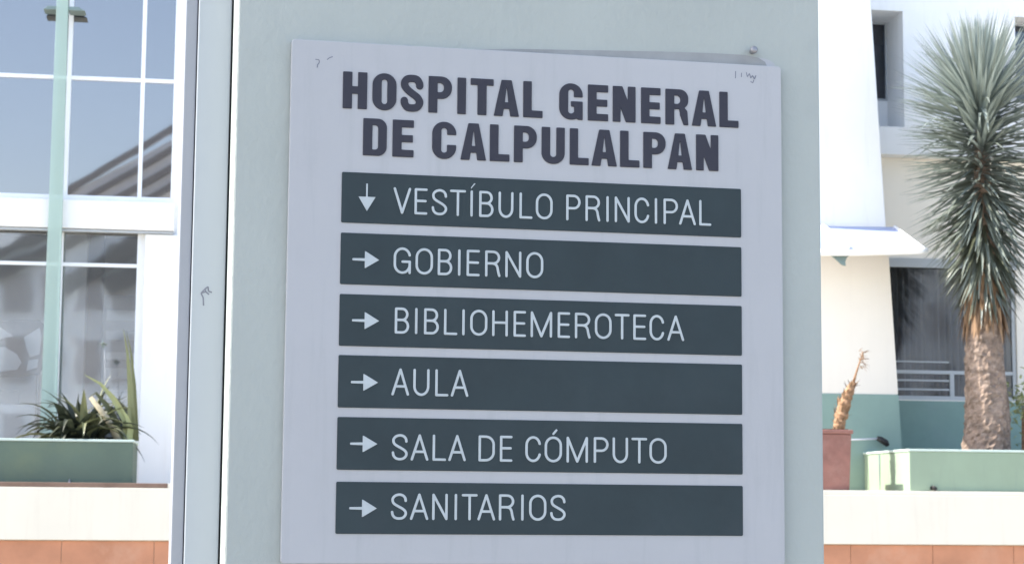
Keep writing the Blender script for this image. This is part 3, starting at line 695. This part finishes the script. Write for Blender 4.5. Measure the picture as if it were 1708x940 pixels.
def simplify(lp, tol):
    keep = [lp[0]]; i = 0; n_ = len(lp)
    while i < n_ - 1:
        j = min(i + 2, n_ - 1); best = min(i + 1, n_ - 1)
        while j < n_ and j - i < 14:
            a, c = np.array(lp[i]), np.array(lp[j]); d = c - a; L = np.hypot(*d) + 1e-12
            q = np.array(lp[i + 1:j]).reshape(-1, 2) - a
            if len(q) and np.abs(q[:, 0] * d[1] - q[:, 1] * d[0]).max() / L > tol: break
            best = j; j += 1
        i = best; keep.append(lp[i])
    return keep
class Field:
    def __init__(s, w_, h, pad, n_=96, top=1.0):
        st_ = h / n_
        s.x = np.arange(-pad, w_ + pad + st_, st_); s.y = np.arange(-pad, h * top + pad + st_, st_); s.st = st_
        s.X, s.Y = np.meshgrid(s.x, s.y, indexing='ij')
    def seg(s, a, b_):
        px, py = s.X - a[0], s.Y - a[1]; dx, dy = b_[0] - a[0], b_[1] - a[1]; t = np.clip((px * dx + py * dy) / (dx * dx + dy * dy + 1e-15), 0, 1)
        return np.hypot(px - t * dx, py - t * dy)
    def line(s, pts, r):
        f = None
        for a, b_ in zip(pts[:-1], pts[1:]):
            d = s.seg(a, b_) - r; f = d if f is None else np.minimum(f, d)
        return f
    def box(s, x0, y0, x1, y1):
        dx = np.maximum(x0 - s.X, s.X - x1); dy = np.maximum(y0 - s.Y, s.Y - y1)
        return np.hypot(np.maximum(dx, 0), np.maximum(dy, 0)) + np.minimum(np.maximum(dx, dy), 0)
    def rr(s, x0, y0, x1, y1, r): return s.box(x0 + r, y0 + r, x1 - r, y1 - r) - r
    def poly(s, pts):
        f = None                                         # convex, counter-clockwise
        for a, b_ in zip(pts, pts[1:] + pts[:1]):
            dx, dy = b_[0] - a[0], b_[1] - a[1]; L = math.hypot(dx, dy); d = ((s.X - a[0]) * dy - (s.Y - a[1]) * dx) / L
            f = d if f is None else np.maximum(f, d)
        return f
def ell(cx, cy, rx, ry, a0, a1, n_=22): return [(cx + rx * math.cos(math.radians(a0 + (a1 - a0) * i / n_)), cy + ry * math.sin(math.radians(a0 + (a1 - a0) * i / n_))) for i in range(n_ + 1)]
def spline(pts, n_=8):
    P = [pts[0]] + list(pts) + [pts[-1]]; out = []
    for i in range(1, len(P) - 2):
        for j in range(n_):
            t = j / n_; q = []
            for c in (0, 1):
                p0, p1, p2, p3 = P[i - 1][c], P[i][c], P[i + 1][c], P[i + 2][c]
                q.append(.5 * (2 * p1 + (p2 - p0) * t + (2 * p0 - 5 * p1 + 4 * p2 - p3) * t * t + (3 * p1 - p0 - 3 * p2 + p3) * t ** 3))
            out.append(tuple(q))
    return out + [pts[-1]]
SPTS = [(.97, .745), (.93, .86), (.76, .965), (.50, 1.0), (.22, .955), (.05, .85), (.03, .74), (.10, .64), (.28, .56), (.55, .475), (.82, .38), (.97, .27), (.96, .15), (.78, .035), (.5, 0), (.22, .035), (.05, .14), (0, .27)]
def light_glyph(ch, w_, h, t):
    acc = ch in 'ÍÓ'; F = Field(w_, h, t, 84, 1.36 if acc else 1.0); r = t / 2
    x0, x1, y0, y1 = r, w_ - r, r, h - r; W, Hh = x1 - x0, y1 - y0; cx = w_ / 2
    N_ = lambda q: [(x0 + a * W, y0 + b_ * Hh) for a, b_ in q]
    L = []
    base_ = {'Í': 'I', 'Ó': 'O'}.get(ch, ch)
    ry = Hh * .34; rx = W / 2
    if base_ == 'V': L = [N_([(0, 1), (.5, 0), (1, 1)])]
    elif base_ == 'E': L = [N_([(1, 1), (0, 1), (0, 0), (1, 0)]), N_([(0, .52), (.93, .52)])]
    elif base_ == 'S': L = [spline(N_(SPTS), 5)]
    elif base_ == 'T': L = [N_([(0, 1), (1, 1)]), N_([(.5, 1), (.5, 0)])]
    elif base_ == 'I': L = [[(cx, y0), (cx, y1)]]
    elif base_ == 'L': L = [N_([(0, 1), (0, 0), (1, 0)])]
    elif base_ == 'H': L = [N_([(0, 0), (0, 1)]), N_([(1, 0), (1, 1)]), N_([(0, .53), (1, .53)])]
    elif base_ == 'N': L = [N_([(0, 0), (0, 1), (1, 0), (1, 1)])]
    elif base_ == 'M': L = [N_([(0, 0), (0, 1), (.5, 0), (1, 1), (1, 0)])]
    elif base_ == 'A': L = [N_([(0, 0), (.5, 1), (1, 0)]), N_([(.17, .32), (.83, .32)])]
    elif base_ == 'U': L = [[(x0, y1), (x0, y0 + ry)] + ell(cx, y0 + ry, rx, ry, 180, 360) + [(x1, y1)]]
    elif base_ == 'O': L = [[(x0, y1 - ry), (x0, y0 + ry)] + ell(cx, y0 + ry, rx, ry, 180, 360) + [(x1, y1 - ry)] + ell(cx, y1 - ry, rx, ry, 0, 180)]
    elif base_ == 'C': L = [ell(cx, y1 - ry, rx, ry, 12, 180) + ell(cx, y0 + ry, rx, ry, 180, 348)]
    elif base_ == 'G': L = [ell(cx, y1 - ry, rx, ry, 12, 180) + ell(cx, y0 + ry, rx, ry, 180, 348), N_([(.52, .46), (1, .46), (1, 0)])]
    elif base_ == 'D': L = [N_([(0, 0), (0, 1), (.42, 1)]) + ell(x0 + W * .42, y1 - ry, W * .58, ry, 90, 0)[1:] + ell(x0 + W * .42, y0 + ry, W * .58, ry, 0, -90) + N_([(0, 0)])]
    elif base_ == 'P': L = [N_([(0, 0), (0, 1), (.52, 1)]) + ell(x0 + W * .52, y0 + Hh * .735, W * .48, Hh * .265, 90, -90)[1:] + N_([(0, .47)])]
    elif base_ == 'R': L = [N_([(0, 0), (0, 1), (.52, 1)]) + ell(x0 + W * .52, y0 + Hh * .755, W * .45, Hh * .245, 90, -90)[1:] + N_([(0, .51)]), spline(N_([(.50, .51), (.72, .47), (.85, .36), (.91, .18), (1, 0)]), 5)]
    elif base_ == 'B': L = [N_([(0, 0), (0, 1), (.5, 1)]) + ell(x0 + W * .5, y0 + Hh * .765, W * .43, Hh * .235, 90, -90)[1:] + N_([(0, .53)]), N_([(.4, .53)]) + ell(x0 + W * .52, y0 + Hh * .265, W * .48, Hh * .265, 90, -90) + N_([(0, 0)])]
    f = None
    for q in L:
        d = F.line(q, r); f = d if f is None else np.minimum(f, d)
    if ch == 'Í': f = np.minimum(f, F.line([(cx + t * .1, h * 1.10), (cx + t * 1.2, h * 1.24)], r * .85))
    if ch == 'Ó': f = np.minimum(f, F.line([(cx + .0 * w_, h * 1.10), (cx + w_ * .17, h * 1.24)], r * .85))
    return F, f
def bold_glyph(ch, w_, h, t):
    F = Field(w_, h, h * .06, 110); X, Y = F.X, F.Y
    mn, mx_ = np.minimum, np.maximum
    t = .0163
    if ch == 'I': f = F.box(0, 0, w_, h)
    elif ch == 'H': f = mn(mn(F.box(0, 0, t, h), F.box(w_ - t, 0, w_, h)), F.box(t * .5, .405 * h, w_ - t * .5, .61 * h))
    elif ch in 'OCG':
        f = mx_(F.rr(0, -.004 * h, w_, 1.004 * h, w_ * .49), -F.rr(t, .165 * h, w_ - t, .835 * h, (w_ - 2 * t) * .5))
        if ch == 'C': f = mx_(f, -F.box(w_ * .55, .385 * h, w_ * 1.2, .655 * h))
        if ch == 'G':
            f = mx_(f, -F.box(w_ * .62, .2 * h, w_ * 1.2, .625 * h))
            f = mn(f, F.box(w_ * .50, .36 * h, w_, .51 * h)); f = mn(f, F.box(w_ * .64, .03 * h, w_, .5 * h)); f = mn(f, F.box(w_ * .78, 0, w_, .3 * h))
    elif ch == 'S':
        hw = .0066; ins = hw
        q = spline([(ins + a * (w_ - 2 * ins), ins * .95 + b_ * (h - 1.9 * ins)) for a, b_ in [(1.0, .76), (.97, .86), (.80, .975), (.50, 1.0), (.2, .975), (.02, .87), (.03, .74), (.22, .61), (.52, .49), (.84, .37), (1.0, .24), (.97, .12), (.80, .025), (.5, 0), (.2, .025), (.03, .14), (.0, .245)]], 8)
        f = F.line(q, hw)
        f = mx_(f, -F.box(w_ * .55, .42 * h, w_ * 1.3, .675 * h) if False else f)
    elif ch == 'P' or ch == 'R':
        lo = .385 if ch == 'P' else .44
        bowl = mx_(F.rr(-w_, lo * h, w_, h, .29 * h if ch == 'P' else .25 * h), -X)
        ctr = mx_(F.rr(-w_, .565 * h if ch == 'P' else .585 * h, .655 * w_, .82 * h, .11 * h), w_ * .385 - X)
        f = mn(F.box(0, 0, w_ * .385, h), mx_(bowl, -ctr))
        if ch == 'R':
            f = mn(f, F.poly([(w_ * .64, 0), (w_, 0), (w_ * .955, .40 * h), (w_ * .80, .50 * h), (w_ * .5, .50 * h), (w_ * .62, .3 * h)]))
            f = mx_(f, -mx_(F.box(w_ * .385, -.1 * h, w_ * .635, .36 * h), 0 * X - 1))
    elif ch == 'T': f = mn(F.box(0, .82 * h, w_, h), F.box(w_ * .305, 0, w_ * .695, h * .9))
    elif ch == 'L': f = mn(F.box(0, 0, w_ * .435, h), F.box(0, 0, w_, .195 * h))
    elif ch == 'E': f = mn(mn(F.box(0, 0, w_ * .43, h), F.box(0, 0, w_, .195 * h)), mn(F.box(0, .40 * h, w_ * .96, .595 * h), F.box(0, .80 * h, w_, h)))
    elif ch == 'A':
        f = F.poly([(0, 0), (w_, 0), (.70 * w_, h), (.30 * w_, h)])
        f = mx_(f, -F.poly([(.435 * w_, .385 * h), (.575 * w_, .385 * h), (.515 * w_, .79 * h), (.495 * w_, .79 * h)]))
        f = mx_(f, -F.poly([(.345 * w_, -.05 * h), (.665 * w_, -.05 * h), (.615 * w_, .20 * h), (.395 * w_, .20 * h)]))
    elif ch == 'N': f = mn(mn(F.box(0, 0, w_ * .34, h), F.box(w_ * .66, 0, w_, h)), F.poly([(w_ * .58, 0), (w_, 0), (w_ * .42, h), (0, h)]))
    elif ch == 'U': f = mx_(mx_(F.rr(0, -.004 * h, w_, h * 1.6, w_ * .47), Y - h), -F.rr(w_ * .37, .185 * h, w_ * .635, h * 1.7, w_ * .13))
    elif ch == 'D': f = mx_(mx_(F.rr(-w_, 0, w_, h, .38 * w_), -X), -mx_(F.rr(-w_, .165 * h, w_ * .635, .82 * h, .13 * w_), w_ * .39 - X))
    for _ in range(3):                                   # soften the corners as the cut letters are
        g_ = np.pad(f, 1, mode='edge'); f = (g_[:-2, 1:-1] + g_[2:, 1:-1] + g_[1:-1, :-2] + g_[1:-1, 2:] + 2 * g_[1:-1, 1:-1]) / 6
    return F, f
def text_mesh(name, loops, y, depth, bev):
    cu_ = bpy.data.curves.new(name, 'CURVE'); cu_.dimensions = '2D'; cu_.fill_mode = 'BOTH'; cu_.extrude = depth / 2; cu_.bevel_depth = bev; cu_.bevel_resolution = 1; cu_.offset = -bev
    for lp in loops:
        sp_ = cu_.splines.new('POLY'); sp_.points.add(len(lp) - 1); sp_.use_cyclic_u = True
        for p_, q in zip(sp_.points, lp): p_.co = (q[0], q[1], 0, 1)
    o = bpy.data.objects.new('tmp', cu_); COL.objects.link(o)
    dg = bpy.context.evaluated_depsgraph_get(); me = bpy.data.meshes.new_from_object(o.evaluated_get(dg)); me.name = name
    COL.objects.unlink(o); bpy.data.objects.remove(o); bpy.data.curves.remove(cu_)
    me.transform(Matrix(((1, 0, 0, 0), (0, 0, -1, y), (0, 1, 0, 0), (0, 0, 0, 1))))
    return me
LINES = [
 ('HOSPITAL GENERAL', -0.1786, -0.1129, [('H', -0.3592, -0.3164), ('O', -0.307, -0.2644), ('S', -0.2569, -0.2165), ('P', -0.2072, -0.1652), ('I', -0.1552, -0.1397), ('T', -0.1314, -0.0898), ('A', -0.0893, -0.0432), ('L', -0.0356, -0.0001), ('G', 0.0306, 0.0738), ('E', 0.0834, 0.121), ('N', 0.1297, 0.1722), ('E', 0.1826, 0.2192), ('R', 0.2285, 0.2716), ('A', 0.2783, 0.3247), ('L', 0.3309, 0.3672)]),
 ('DE CALPULALPAN', -0.0971, -0.031, [('D', -0.3222, -0.2803), ('E', -0.2701, -0.2325), ('C', -0.1995, -0.1565), ('A', -0.1487, -0.1022), ('L', -0.0957, -0.06), ('P', -0.0519, -0.0103), ('U', -0.0015, 0.041), ('L', 0.0503, 0.0853), ('A', 0.0904, 0.1376), ('L', 0.1435, 0.1796), ('P', 0.1869, 0.2287), ('A', 0.2325, 0.2787), ('N', 0.2862, 0.3284)]),
 ('VESTÍBULO PRINCIPAL', 0.0236, 0.0701, [('V', -0.267, -0.2359), ('E', -0.2296, -0.2067), ('S', -0.1991, -0.1711), ('T', -0.1666, -0.138), ('Í', -0.1298, -0.1256), ('B', -0.1142, -0.0882), ('U', -0.0793, -0.0523), ('L', -0.0413, -0.0176), ('O', -0.0116, 0.0191), ('P', 0.0439, 0.0703), ('R', 0.0794, 0.1067), ('I', 0.1177, 0.1224), ('N', 0.1334, 0.1613), ('C', 0.17, 0.1976), ('I', 0.2077, 0.2125), ('P', 0.2243, 0.2513), ('A', 0.2535, 0.2849), ('L', 0.2913, 0.314)]),
 ('GOBIERNO', 0.1293, 0.1758, [('G', -0.265, -0.2344), ('O', -0.2264, -0.1954), ('B', -0.1869, -0.161), ('I', -0.1508, -0.1466), ('E', -0.1355, -0.112), ('R', -0.1024, -0.0747), ('N', -0.066, -0.0372), ('O', -0.0283, 0.0027)]),
 ('BIBLIOHEMEROTECA', 0.2348, 0.2804, [('B', -0.2614, -0.236), ('I', -0.2258, -0.2215), ('B', -0.2099, -0.1836), ('L', -0.1746, -0.1508), ('I', -0.142, -0.1379), ('O', -0.128, -0.0973), ('H', -0.0887, -0.0606), ('E', -0.0503, -0.028), ('M', -0.0195, 0.0194), ('E', 0.0295, 0.052), ('R', 0.0608, 0.0895), ('O', 0.0973, 0.128), ('T', 0.1338, 0.161), ('E', 0.168, 0.1917), ('C', 0.198, 0.2252), ('A', 0.2311, 0.2624)]),
 ('AULA', 0.3409, 0.3878, [('A', -0.2655, -0.2345), ('U', -0.2274, -0.1989), ('L', -0.1887, -0.1654), ('A', -0.161, -0.13)]),
 ('SALA DE CÓMPUTO', 0.4543, 0.4995, [('S', -0.2633, -0.2351), ('A', -0.2302, -0.1992), ('L', -0.1919, -0.1681), ('A', -0.1641, -0.1333), ('D', -0.1109, -0.0819), ('E', -0.0729, -0.0506), ('C', -0.0275, 0.0006), ('Ó', 0.0072, 0.0384), ('M', 0.0467, 0.0854), ('P', 0.0959, 0.1229), ('U', 0.1303, 0.1585), ('T', 0.1649, 0.1935), ('O', 0.1979, 0.2296)]),
 ('SANITARIOS', 0.556, 0.6012, [('S', -0.2632, -0.2348), ('A', -0.2299, -0.198), ('N', -0.1913, -0.1642), ('I', -0.1522, -0.1476), ('T', -0.1395, -0.1117), ('A', -0.1117, -0.0804), ('R', -0.0738, -0.0458), ('I', -0.0342, -0.0297), ('O', -0.02, 0.0109), ('S', 0.0178, 0.0459)]),
]
BARS = [(0, .0891), (.1069, .1969), (.214, .3039), (.3199, .4102), (.4265, .5167), (.5371, .6256)]
def loops_for(line, bold):
    out = []; top_, bot_ = -line[1], -line[2]; h = top_ - bot_; T = .0043
    for ch, a, c in line[3]:
        F, f = bold_glyph(ch, c - a, h, None) if bold else light_glyph(ch, c - a, h, T)
        for lp in contour(f, F.x, F.y):
            lp = simplify(lp, F.st * (.10))
            out.append([(a + p[0], bot_ + p[1]) for p in lp])
    return out
sg = Thing('directory_sign', 'pale lavender hospital directory board with six dark arrow bars on pillar', 'sign', SG, (0, 0, -.6763))
sb = sg.base
def rrect2(x0, x1, z0, z1, r, n_=6):
    out = []
    for cx, cz, a0 in ((x1 - r, z1 - r, 0), (x0 + r, z1 - r, 90), (x0 + r, z0 + r, 180), (x1 - r, z0 + r, 270)):
        out += [(cx + r * math.cos(math.radians(a0 + 90 * i / n_)), cz + r * math.sin(math.radians(a0 + 90 * i / n_))) for i in range(n_ + 1)]
    return out
b = MB(); b.prism(rrect2(-.4502, .4502, -.6763, .2319, .006), 0.0, .0128); sg.part('panel', b, MT['panel'], bevel=.0012)
def put_text(name, loops, y, depth, bev, material, parent):
    me = text_mesh(name, loops, y, depth, bev); me.transform(Matrix.Translation(-sb)); return link(name, me, material, parent)
put_text('heading_lettering', loops_for(LINES[0], True), -.0007, .0014, .0005, MT['bold'], sg.root)
put_text('heading_lettering', loops_for(LINES[1], True), -.0007, .0014, .0005, MT['bold'], sg.root)
ARR = [(.153, .1383, .1678), (.2603, .2448, .274), (.3669, .3518, .3807), (.4721, .4579, .4861), (.5827, .5672, .5969)]
AX_ = [(-.3368, -.3156, -.2905), (-.3355, -.3142, -.2888), (-.3354, -.3146, -.289), (-.335, -.3139, -.2884), (-.3345, -.3132, -.2877)]
for i, (v0, v1) in enumerate(BARS):
    b = MB(); b.prism(rrect2(-.3581, .3711, -v1, -v0, .0022, 3), -.0016, -.0002)
    bar = sg.part('direction_bar', b, MT['bar'], bevel=.0004)
    put_text('lettering', loops_for(LINES[2 + i], False), -.0021, .0008, .0002, MT['letter'], bar)
    if i == 0: lp = [[(-.3153, -.0425), (-.3153, -.0197), (-.3139, -.0188), (-.3125, -.0197), (-.3125, -.0425), (-.2986, -.0425), (-.3135, -.0677), (-.3284, -.0425)]]
    else:
        yc_, ya, yb_ = ARR[i - 1]; xa, xb, xt = AX_[i - 1]; ym_ = (ya + yb_) / 2; hw = .0024
        lp = [[(xa, -ym_ + hw * .8), (xa - .0008, -ym_), (xa, -ym_ - hw * .8), (xb, -ym_ - hw), (xb, -yb_), (xb + .002, -yb_ + .0006), (xt, -ym_), (xb + .002, -ya - .0006), (xb, -ya), (xb, -ym_ + hw)]]
    put_text('arrow', lp, -.0021, .0008, .0002, MT['letter'], bar)
# scuffs near the sign's upper corners
for grp in ([[(-.4085, .1975), (-.402, .197), (-.4015, .192), (-.4045, .188), (-.405, .183)], [(-.388, .198), (-.384, .2015), (-.378, .204)]],
            [[(.3625, .2185), (.362, .205)], [(.374, .216), (.3735, .208)], [(.383, .2175), (.385, .209), (.389, .2155), (.3915, .207), (.395, .212), (.3985, .2055), (.4015, .2125)], [(.391, .2005), (.3955, .1985), (.3975, .204)]]):
    b = MB()
    for pts in grp: stroke_ribbon(b, pts, .0016, -.0001)
    sg.part('scuff', b, MT['scuff'])
